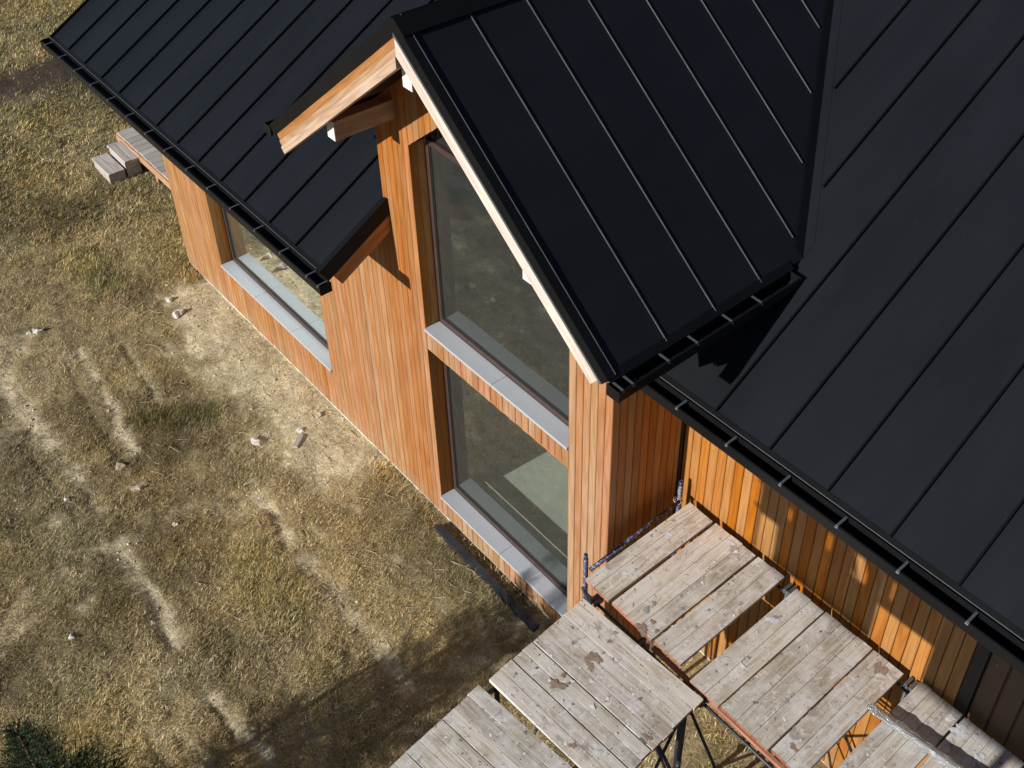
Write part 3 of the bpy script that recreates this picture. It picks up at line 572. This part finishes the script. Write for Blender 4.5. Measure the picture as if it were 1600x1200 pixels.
for a, b in (((4.065, -.5, 1.9), (5.265, -.5, .25)), ((5.265, -.5, 1.9), (4.065, -.5, .25)), ((2.82, -.44, 1.9), (4.065, -.44, .3)), ((4.22, -.64, 1.95), (4.27, -1.6, .3)), ((4.27, -1.6, 1.95), (4.22, -.64, .3)), ((3.12, -.7, 1.9), (3.17, -1.66, .3)), ((4.065, .84, 1.9), (5.265, .84, .2))):
    tube('brace', [a, b], .014, 'tube_dark', sc, 8)
for a, b in (((4.3, -1.0, 1.96), (4.9, -.6, .05)),): tube('brace', [a, b], .016, 'tube_dark', sc, 8)
o = board('timber_ledger', (3.7, -.480, 2.008), Y, X, .04, .03, 0, 2.4, 'redwood', sc, N=(0, 0, 1)); o['label'] = 'reddish timber bearer under the planks'
for x, y in ((3.02, -.49), (3.60, -.52), (4.10, -.52), (4.03, .82), (5.235, .84)):
    for dx in (0, .045): box('coupler', (x+dx, y-.05, 1.985), (x+dx+.03, y+.05, 2.04), 'galv', sc, .004)
# a turn of wire tying the corner post
ring = [(2.805+.042*math.cos(a), .755+.03*math.sin(a)+.0, 2.115+.008*math.sin(2*a)) for a in np.linspace(0, 6.28, 13)]
tube('tie_wire', ring, .0045, 'rope', sc, 6); tube('tie_wire', [(x+.004, y-.022, z+.006) for x, y, z in ring], .0045, 'rope', sc, 6)
PANELS = []
def panel(label, org, rot, joints, length, along, mat='plank', drop=0):
    """a scaffold board panel: planks side by side nailed on two battens; along = 'y' or 'x' is the plank direction"""
    c_, s_ = math.cos(rot), math.sin(rot); ex = Vector((c_, s_, 0)); ey = Vector((-s_, c_, 0)); O = Vector((org[0], org[1], H-.036-drop))
    if along == 'y': U, V = ex, ey
    else: U, V = -ey, ex
    o = thing('plank_panel', tuple(O+U*joints[0]), label, 'planks', 'weathered plank panels on the scaffold')
    for a, b in zip(joints[:-1], joints[1:]):
        l0 = random.uniform(-.005, .005); l1 = length+random.uniform(-.006, .006); sk = random.uniform(-.003, .003)
        board('plank', O+U*(a+.0012)+Z*random.uniform(-.001, .001), U, V, b-a-.0024, .036, (l0, l0+sk), (l1, l1+sk), mat, o, ch=.002, N=Z, endmat='redwood')
    PANELS.append(o)
    for f in (.13, .85):
        p0 = O+U*(joints[0]+.01)+V*(length*f)-Z*.033; L = joints[-1]-joints[0]-.02
        board('batten', p0, V, U, .06, .028, 0, L, 'redwood', o, ch=.003, N=Z)
    return o
panel('grey plank panel beside the bay side wall and the blue ledger tube', (0, -.452), -.004, (2.880, 2.995, 3.170), 1.28, 'y')
panel('middle stained plank panel of the three in the corner of the bay', (0, -.446), -.003, (3.200, 3.375, 3.515, 3.672), 1.28, 'y')
panel('plank panel closest to the gap showing orange wall, right of the corner', (0, -.440), -.002, (3.694, 3.845, 3.985), 1.275, 'y')
panel('plank panel with a grey smear at its wall end, by the gap', (0, -.49), .0, (4.128, 4.285, 4.425), 1.30, 'y')
panel('wide plank panel in the middle of the straight run along the wall', (0, -.482), .002, (4.440, 4.595, 4.75, 4.904), 1.29, 'y')
panel('brown stained plank panel next to the plastic wrapped bundle', (0, -.465), .003, (4.918, 5.06, 5.205), 1.265, 'y')
panel('plank panel under the plastic wrapped bundle', (0, -.48), 0, (5.325, 5.43, 5.545, 5.705), 1.345, 'y')
panel('mortar crusted plank panel below the brown door', (0, -.48), 0, (5.722, 5.84, 5.955, 6.08, 6.22), 1.345, 'y')
rB = math.radians(3.3)
panel('broad panel of stained planks butting the corner platform', (3.02, -.604), rB, (0, .115, .236, .352, .470, .585), 1.29, 'x')
panel('narrow two plank panel between the broad outer panels', (3.02, -.604), rB, (.594, .702, .812), 1.29, 'x', drop=.004)
panel('two plank panel bordering the step between the outer platforms', (3.02, -.604), rB, (.82, .942, 1.066), 1.30, 'x')
rE = math.radians(6)
panel('grey bleached plank panel just past the dark step', (3.073, -1.755), rE, (0, .12, .262, .385), 1.45, 'x')
panel('grey bleached plank panel second from the dark step', (3.073, -1.755), rE, (.39, .505, .618, .745), 1.45, 'x')
panel('grey bleached plank panel at the outer rim of the platform', (3.073, -1.755), rE, (.75, .862, .985, 1.1), 1.45, 'x')
# paint, mortar and oil splashes dried on the planks
for k_, c_, rg in (('splash_white', (.76, .76, .76), .85), ('splash_grey', (.30, .305, .315), .8), ('splash_brown', (.29, .215, .165), .85), ('splash_dark', (.17, .17, .18), .7), ('splash_pale', (.60, .62, .66), .85)): M[k_] = simple(k_, c_, rg, .3, 40)
def splash(pn, u, w_, r, mat, asp=1., rot=0., n=22, pt=None):
    c_ = G(u, w_, H) if pt is None else np.array(pt); vs = [(c_[0], c_[1], H+.0026)]; ph = [random.random()*6.28 for _ in range(4)]
    for i in range(n):
        a = 2*math.pi*i/n; q_ = r*(1+.22*math.sin(2*a+ph[0])+.2*math.sin(3*a+ph[1])+.16*math.sin(5*a+ph[2])+.12*math.sin(8*a+ph[3])); dx, dy = q_*math.cos(a)*asp, q_*math.sin(a)
        vs.append((c_[0]+dx*math.cos(rot)-dy*math.sin(rot), c_[1]+dx*math.sin(rot)+dy*math.cos(rot), H+.0018))
    py('paint_splash', vs, [(0, i+1, (i+1) % n+1) for i in range(n)], mat, PANELS[pn])
for a in ((1, 1003, 983, .045, 'splash_brown', 1.2), (1, 1020, 972, .022, 'splash_brown'), (1, 1026, 986, .018, 'splash_brown'), (1, 1010, 953, .034, 'splash_grey', .8), (1, 1022, 943, .02, 'splash_grey'), (8, 927, 1027, .05, 'splash_brown', 1.1, .6), (8, 922, 1040, .03, 'splash_brown', 1.5), (8, 936, 1035, .012, 'splash_dark'), (8, 961, 989, .02, 'splash_grey'), (8, 952, 1002, .018, 'splash_brown'), (8, 957, 1030, .012, 'splash_grey'),
          (3, 1207, 968, .028, 'splash_pale', 2.4, .95), (3, 1212, 965, .018, 'splash_grey', 2.8, .95), (4, 1282, 987, .011, 'splash_dark'), (4, 1296, 990, .016, 'splash_grey'), (4, 1180, 1098, .012, 'splash_dark', 1.6, 1.), (5, 1375, 1045, .06, 'splash_brown', .8, .3), (5, 1240, 1168, .02, 'splash_brown', 2.), (9, 870, 1070, .04, 'splash_brown', 1.5, .4), (9, 880, 1055, .02, 'splash_brown'), (10, 895, 1165, .025, 'splash_brown'), (8, 1000, 1092, .014, 'splash_dark', 1.), (8, 1011, 1152, .02, 'splash_brown', 2., .2), (8, 1003, 1157, .014, 'splash_dark', 2., .2),
          (8, 924, 1064, .018, 'splash_white'), (8, 926, 1104, .02, 'splash_white'), (8, 990, 1085, .014, 'splash_white'), (0, 1045, 835, .03, 'splash_pale', 1.6, .8), (1, 1150, 862, .022, 'splash_white'), (1, 1140, 848, .03, 'splash_pale', 1.4), (3, 1160, 1040, .018, 'splash_white', 1.4), (7, 1500, 1142, .05, 'splash_pale', 1.3), (7, 1485, 1122, .03, 'splash_white'), (7, 1530, 1185, .04, 'splash_pale')): splash(*a)
for i, pn in enumerate(PANELS):
    for c_ in [c_ for c_ in pn.children if c_.name.startswith('plank')]:
        bb = [Vector(v.co) for v in c_.data.vertices]; o0 = Vector(PO[pn.name])
        for _ in range(4):
            a, b = random.random()*.84+.08, random.random()*.9+.05
            p0, p1, p2 = bb[2]+o0, bb[3]+o0, bb[8]+o0; q_ = p0+(p1-p0)*a+(p2-p0)*b; splash(i, 0, 0, random.choice([.005, .007, .009, .013]), random.choice(['splash_white', 'splash_white', 'splash_pale', 'splash_grey', 'splash_pale']), 1.2, random.random()*3, 9, (q_.x, q_.y, H))
# plastic wrapped bundle
vs, fs, NS, NL = [], [], 22, 130
for i in range(NL):
    f = i/(NL-1); c_ = Vector((5.19+f*1.25, .345+.15*f+.004*math.sin(i*.5), 2.160-.014*f+.002*math.sin(i*.31))); env = min(1, .35+i/7, .35+(NL-1-i)/7)
    for k_ in range(NS):
        a = 2*math.pi*k_/NS; r = .034*env*(1+.13*math.sin(3*a+i*.04)+.10*math.sin(5*a-i*.07+2)+.05*math.sin(i*.23+2*a)+random.uniform(-.05, .05)); vs.append(c_+Vector((-.12*math.cos(a)*r, math.cos(a)*r*1.15, math.sin(a)*r*.6)))
for i in range(NL-1): fs += [(i*NS+k_, i*NS+(k_+1) % NS, (i+1)*NS+(k_+1) % NS, (i+1)*NS+k_) for k_ in range(NS)]
fs += [tuple(range(NS)), tuple(range(NS*(NL-1), NS*NL))]
tag(py('plastic_bundle', vs, fs, 'plastic', None, None, True), 'long bundle wrapped in crumpled clear plastic lying on the planks', 'bundle')
# ------------------------------------------------------------------ unseen screen added at the front, its sheets shaped to shade the right wing wall
scr = thing('shade_screen', (4.4, -4.2, 0), 'added out-of-view screen of sheets on posts, shaped to shade the right wing', 'screen')
def cast(xa, xb, za, zb, t_):
    d = SUN/SUN.y; a = Vector((xa, YR, za))-d*t_; b = Vector((xb, YR, zb))-d*t_
    board('sheet', (a.x, a.y, a.z), X, Z, b.x-a.x, .018, 0, b.z-a.z, 'grey_plank', scr, ch=.002, N=(0, -1, 0))
T1, T2 = 6.2, 5.05
for a in ((3.56, 3.60, 2.07, 3.0, T1), (3.60, 3.78, 2.53, 3.0, T1), (3.78, 3.86, 2.07, 3.0, T1), (3.862, 3.882, 2.07, 2.69, T1), (3.862, 3.882, 2.82, 3., T1), (3.884, 4.262, 2.07, 3.02, T1), (4.265, 4.285, 2.07, 2.69, T1), (4.265, 4.285, 2.91, 3.02, T1), (4.288, 4.53, 2.07, 3.02, T1), (4.53, 4.65, 2.07, 2.59, T2), (4.53, 4.65, 2.93, 3.02, T2),
          (4.652, 4.81, 2.07, 3.02, T2), (4.815, 4.885, 2.51, 3.02, T2), (4.888, 4.90, 2.51, 2.66, T2), (4.888, 4.90, 2.86, 3.02, T2), (4.903, 5.31, 2.51, 3.02, T2), (5.313, 6.6, 2.07, 3.06, T2)): cast(*a)
ya, yb = YR-T1-.03, YR-T2-.03
for x in (5.75, 7.2): tube('post', [(x, yb-.03, -.1), (x, yb-.03, 5.0)], .04, 'tube_dark', scr, 8)
for z in (4.66, 4.98): tube('rail', [(7.3, yb, z), (4.1, yb, z)], .02, 'tube_dark', scr, 8)
for z in (5.14, 5.44): tube('rail', [(4.30, ya, z), (3.08, ya, z)], .02, 'tube_dark', scr, 8)
for x in (4.14, 4.27): tube('rail', [(x, yb+.02, 4.99), (x, ya-.02, 5.15)], .02, 'tube_dark', scr, 8)
# ------------------------------------------------------------------ terrace and steps beyond the left wing
dk = thing('wooden_terrace', (-8.2, .6, 0), 'weathered wooden terrace at the far end of the house', 'terrace')
for i in range(22): 
    x0 = -10.02+i*.168; board('terrace_plank', (x0, .60, .32), X, Y, .163, .03, random.uniform(-.01, .0), 3.4, 'grey_plank', dk, N=Z)
board('edge_board', (-10.02, .59, .20), Z, X, .118, .03, 0, 3.7, 'fascia', dk, N=(0, -1, 0)); board('edge_board', (-10.03, .6, .20), Z, Y, .118, .03, 0, 3.3, 'fascia', dk, N=(-1, 0, 0))
for x in (-9.9, -8.75, -7.6, -6.5): box('leg', (x, .62, -.12), (x+.09, .71, .315), 'fascia', dk)
stp = thing('wooden_steps', (-9.45, .3, 0), 'two tier grey wooden steps up to the terrace', 'steps')
for y0, y1, z in ((.02, .30, .12), (.32, .58, .25)):
    n_ = 2
    for k_ in range(n_): board('tread_board', (-9.85, y0+k_*(y1-y0)/n_+.003, z), Y, X, (y1-y0)/n_-.006, .03, random.uniform(-.01, .01), .70+random.uniform(-.01, .02), 'grey_plank', stp, N=Z)
    for xx in (-9.83, -9.19): board('riser_board', (xx, y0+.01, -.1), Z, Y, z+.098, .022, 0, y1-y0-.02, 'grey_plank', stp, N=(1, 0, 0))
    board('riser_board', (-9.83, y0+.01, -.1), Z, X, z+.098, .02, 0, .66, 'grey_plank', stp, N=(0, 1, 0))
# ------------------------------------------------------------------ stones, scraps, drain strip
def rock(name, u, w_, r, mat, label, cat='stone', sq=(1, .8, .6), group=None):
    x, y, _ = G(u, w_); z = float(gz(np.array([x]), np.array([y]))[0]); bm = bmesh.new(); bmesh.ops.create_icosphere(bm, subdivisions=2, radius=1)
    sd = random.random()*50; a = random.random()*6
    for v in bm.verts:
        n_ = v.co.normalized(); k_ = .78+.28*math.sin(n_.x*3.1+sd)*math.cos(n_.y*2.7+sd)+.22*math.sin(n_.z*4+n_.x*3+sd*2)+random.uniform(-.05, .05); v.co = Vector((n_.x*sq[0]*r*k_, n_.y*sq[1]*r*k_, n_.z*sq[2]*r*k_))
    bm.transform(Matrix.Rotation(a, 4, 'Z')); me = bpy.data.meshes.new(name); bm.to_mesh(me); bm.free(); o = link(name, me, mat); o.location = (x, y, z+r*sq[2]*.45); return tag(o, label, cat, group)
rock('rubble_lump', 276, 487, .105, 'stone', 'larger white rubble lump on sand near the left wing corner', 'rubble')
rock('rubble_lump', 263, 464, .07, 'stone', 'smaller white rubble lump near the left wing corner', 'rubble')
rock('rubble_lump', 399, 685, .105, 'stone', 'pale angular rubble lump out in the dry grass past the sand', 'rubble', (1, .65, .5))
rock('rubble_lump', 498, 646, .075, 'stone', 'flat pale rubble piece close to the wall base', 'rubble', (1.1, .55, .4))
rock('rubble_lump', 468, 668, .05, 'stone', 'small grey rubble piece beside the flat pale one', 'rubble')
rock('rubble_lump', 58, 516, .075, 'stone', 'white rubble in the grass far out from the house', 'rubble', (1.2, .7, .5))
rock('rubble_lump', 44, 517, .045, 'stone', 'little white chip beside the far out rubble', 'rubble')
rock('rubble_lump', 186, 724, .09, 'buff', 'buff clay lump in brown grass', 'rubble', (1, .8, .4))
rock('rubble_lump', 214, 757, .11, 'buff', 'broad flat buff clay lump beside the green grass', 'rubble', (1.1, .8, .35))
rock('rubble_lump', 111, 993, .045, 'stone', 'white chip in the open grass by the spruce', 'rubble')
rock('rubble_lump', 272, 814, .04, 'stone', 'white chip above the bare rut', 'rubble')
rock('rubble_lump', 103, 778, .04, 'stone', 'white chip along the sandy wheel track', 'rubble')
for i in range(60):
    u, w_ = random.uniform(0, 640), random.uniform(440, 1190)
    if w_ < 460+.98*(u-300)+40 and u > 300: continue
    rock('pebble', u, w_, random.uniform(.010, .026), random.choice(['stone', 'buff', 'stone']), 'small pale pebble lying in the dry grass', 'pebble', group='pebbles scattered over the ground')
x, y, _ = G(456, 694)
o = board('timber_offcut', (x, y, -.06), Vector((.8, .6, 0)), Vector((-.6, .8, 0)), .07, .03, 0, .2, 'grey_plank', None, N=Z); tag(o, 'short timber offcut on sand near the wall', 'offcut')
vs, n_ = [], 40
for i in range(n_):
    f = i/(n_-1); x = .11+1.75*f; wb = .005*math.sin(i*.9)+.004*math.sin(i*2.3); 
    vs += [(x, -.205+wb-.02*f, -.09), (x, -.195+wb-.02*f, .012+.003*math.sin(i*.6)), (x, -.120+.6*wb-.02*f, .030+.003*math.sin(i*.5)), (x, -.112+wb*.6-.02*f, -.09)]
fs = [(i*4+k_, i*4+k_+1, i*4+k_+5, i*4+k_+4) for i in range(n_-1) for k_ in range(3)]+[(i*4+3, i*4, i*4+4, i*4+7) for i in range(n_-1)]+[(0, 1, 2, 3), (4*n_-1, 4*n_-2, 4*n_-3, 4*n_-4)]
tag(py('membrane_strip', vs, fs, 'membrane'), 'black waterproofing strip lying in the grass along the bay wall', 'membrane')
# sheet stack in the yard, seen mirrored in the upper window
stk = thing('sheet_stack', (-5.4, -4.6, 0), 'stack of blue grey metal sheets on timber bearers in the yard', 'sheets')
t = NT('blue_grey_sheet'); M['sheet'] = t.set((.16, .22, .24), .35)
for k_ in range(4): box('sheet', (-6.6+.04*k_, -4.95-.02*k_, .0+k_*.028), (-4.6+.03*k_, -4.15+.02*k_, .024+k_*.028), 'sheet', stk)
for x in (-6.2, -5.0): box('bearer', (x, -4.95, -.08), (x+.1, -4.16, -.001), 'grey_plank', stk)
# marker stake
st = board('marker_stake', (.80, -5.2, -.2), X, Z, .045, .03, 0, 1.63, 'grey_plank', None, N=(0, -1, 0)); tag(st, 'thin wooden marker stake standing near the spruce', 'stake')
# ------------------------------------------------------------------ spruce
def spruce(x, y, h, rad, label, dens=1.):
    tr = thing('spruce_tree', (x, y, -.1), label, 'tree', None); O = Vector((x, y, -.1))
    tube('trunk', [O, O+Z*h*.5+X*.01, O+Z*h], [.05, .03, .006], 'bark', tr, 8)
    vs, fs = [], []
    def twig(p, d, L, n):
        side = d.cross(Z).normalized() if abs(d.z) < .95 else X; up = side.cross(d)
        for k_ in range(n):
            f = random.random(); q_ = p+d*L*f; a = random.uniform(0, 6.28); nd = (d*random.uniform(.5, 1.0)+(side*math.cos(a)+up*math.sin(a))*.8).normalized(); ln = random.uniform(.012, .024)/dens**.4; wv = nd.cross(Vector((random.random()-.5, random.random()-.5, random.random()-.5))).normalized()*.0022/dens**.5
            b = len(vs); vs.extend([q_-wv, q_+wv, q_+nd*ln]); fs.append((b, b+1, b+2))
        b = len(vs); s_ = side*.003; vs.extend([p-s_, p+s_, p+d*L]); fs.append((b, b+1, b+2))
    z = .25
    while z < h-.03:
        f = z/h; R_b = rad*(1-f)**.8+.05; nb = 9
        for k_ in range(nb):
            a = random.random()*6.28; el = .05+.75*f+random.uniform(-.1, .2); d = Vector((math.cos(a)*math.cos(el), math.sin(a)*math.cos(el), math.sin(el))); L = R_b*random.uniform(.75, 1.15); p0 = O+Z*z
            m_ = max(4, int(L/.045)); twig(p0, d, L, int(dens*60*L/.3))
            for j in range(m_):
                q_ = .15+.85*j/m_; sd = (-1)**j; sv = d.cross(Z).normalized()*sd; dd = (d*.75+sv*.75+Z*random.uniform(-.25, .2)).normalized(); l2 = L*.38*(1.1-q_)+.035; twig(p0+d*L*q_, dd, l2, int(dens*(9+l2*190)))
                if l2 > .1:
                    for jj in (.4, .7): twig(p0+d*L*q_+dd*l2*jj, (dd+d*.9*random.uniform(.3, 1)).normalized(), l2*.5, int(dens*(5+l2*90)))
        z += .085+.045*(1-f)
    twig(O+Z*(h-.15), Z, .16, 60)
    t = NT('spruce_needles'); n1 = t.noise(t.pos(), 9, 3); m_ = t.set(t.mix(t.ramp(n1, (.35, 0.), (.65, 1.)), (.018, .036, .014), (.055, .085, .030)), .55, Specular_IOR_Level=.3)
    py('crown', vs, fs, m_, tr); print('spruce tris', len(fs))
spruce(1.17, -4.60, 2.36, .85, 'young dark green spruce standing out in the dry grass')
spruce(1.50, -5.70, 2.95, 1.05, 'taller bushy spruce behind the young one, far from the wall', .3)
# clods and twigs lying on the bare sand
vs, fs = [], []
ico = bmesh.new(); bmesh.ops.create_icosphere(ico, subdivisions=1, radius=1); iv = [v.co.copy() for v in ico.verts]; ifc = [[v.index for v in f.verts] for f in ico.faces]
cx_, cy_ = rng.uniform(-6.2, 2.4, 9000), rng.uniform(-3.6, -.02, 9000); ms_ = masks(cx_, cy_); cz_ = gz(cx_, cy_, ms_[0], ms_[1])
sel = np.nonzero(rng.random(9000) < ms_[0]*.9+.03)[0][:900]
for x, y, z in zip(cx_[sel], cy_[sel], cz_[sel]):
    r = min(.035, .004+abs(random.gauss(0, .006))); b = len(vs)
    vs += [(x+v.x*r*random.uniform(.7, 1.3), y+v.y*r*random.uniform(.7, 1.3), z+r*.3+v.z*r*random.uniform(.5, .9)) for v in iv]; fs += [tuple(b+i for i in f) for f in ifc]
M['clod'] = simple('sandy_clod', (.56, .49, .34), .95, .3, 14)
tag(py('soil_clods', vs, fs, 'clod'), 'crumbs and clods of dry sandy soil on the bare patches', 'soil', kind='stuff')
vs, fs = [], []
tx_, ty_ = rng.uniform(-6., 1.8, 420), rng.uniform(-2.6, -.05, 420)
for x, y, z in zip(tx_, ty_, gz(tx_, ty_)+.006):
    a = random.random()*6.28; L = random.uniform(.05, .28); d = Vector((math.cos(a), math.sin(a), random.uniform(-.02, .06))); wv = Vector((-math.sin(a), math.cos(a), 0))*random.uniform(.0015, .0035); p = Vector((x, y, z)); k_ = Vector((random.uniform(-.02, .02), random.uniform(-.02, .02), .004)); b = len(vs)
    vs += [p-wv, p+wv, p+Z*.005, p+d*L*.5+k_-wv, p+d*L*.5+k_+wv, p+d*L*.5+k_+Z*.005, p+d*L]; fs += [(b, b+1, b+4, b+3), (b+1, b+2, b+5, b+4), (b+2, b, b+3, b+5), (b+3, b+4, b+6), (b+4, b+5, b+6), (b+5, b+3, b+6)]
tag(py('dry_twigs', vs, fs, 'buff'), 'dry twigs and stalks strewn over the soil', 'twigs', kind='stuff')
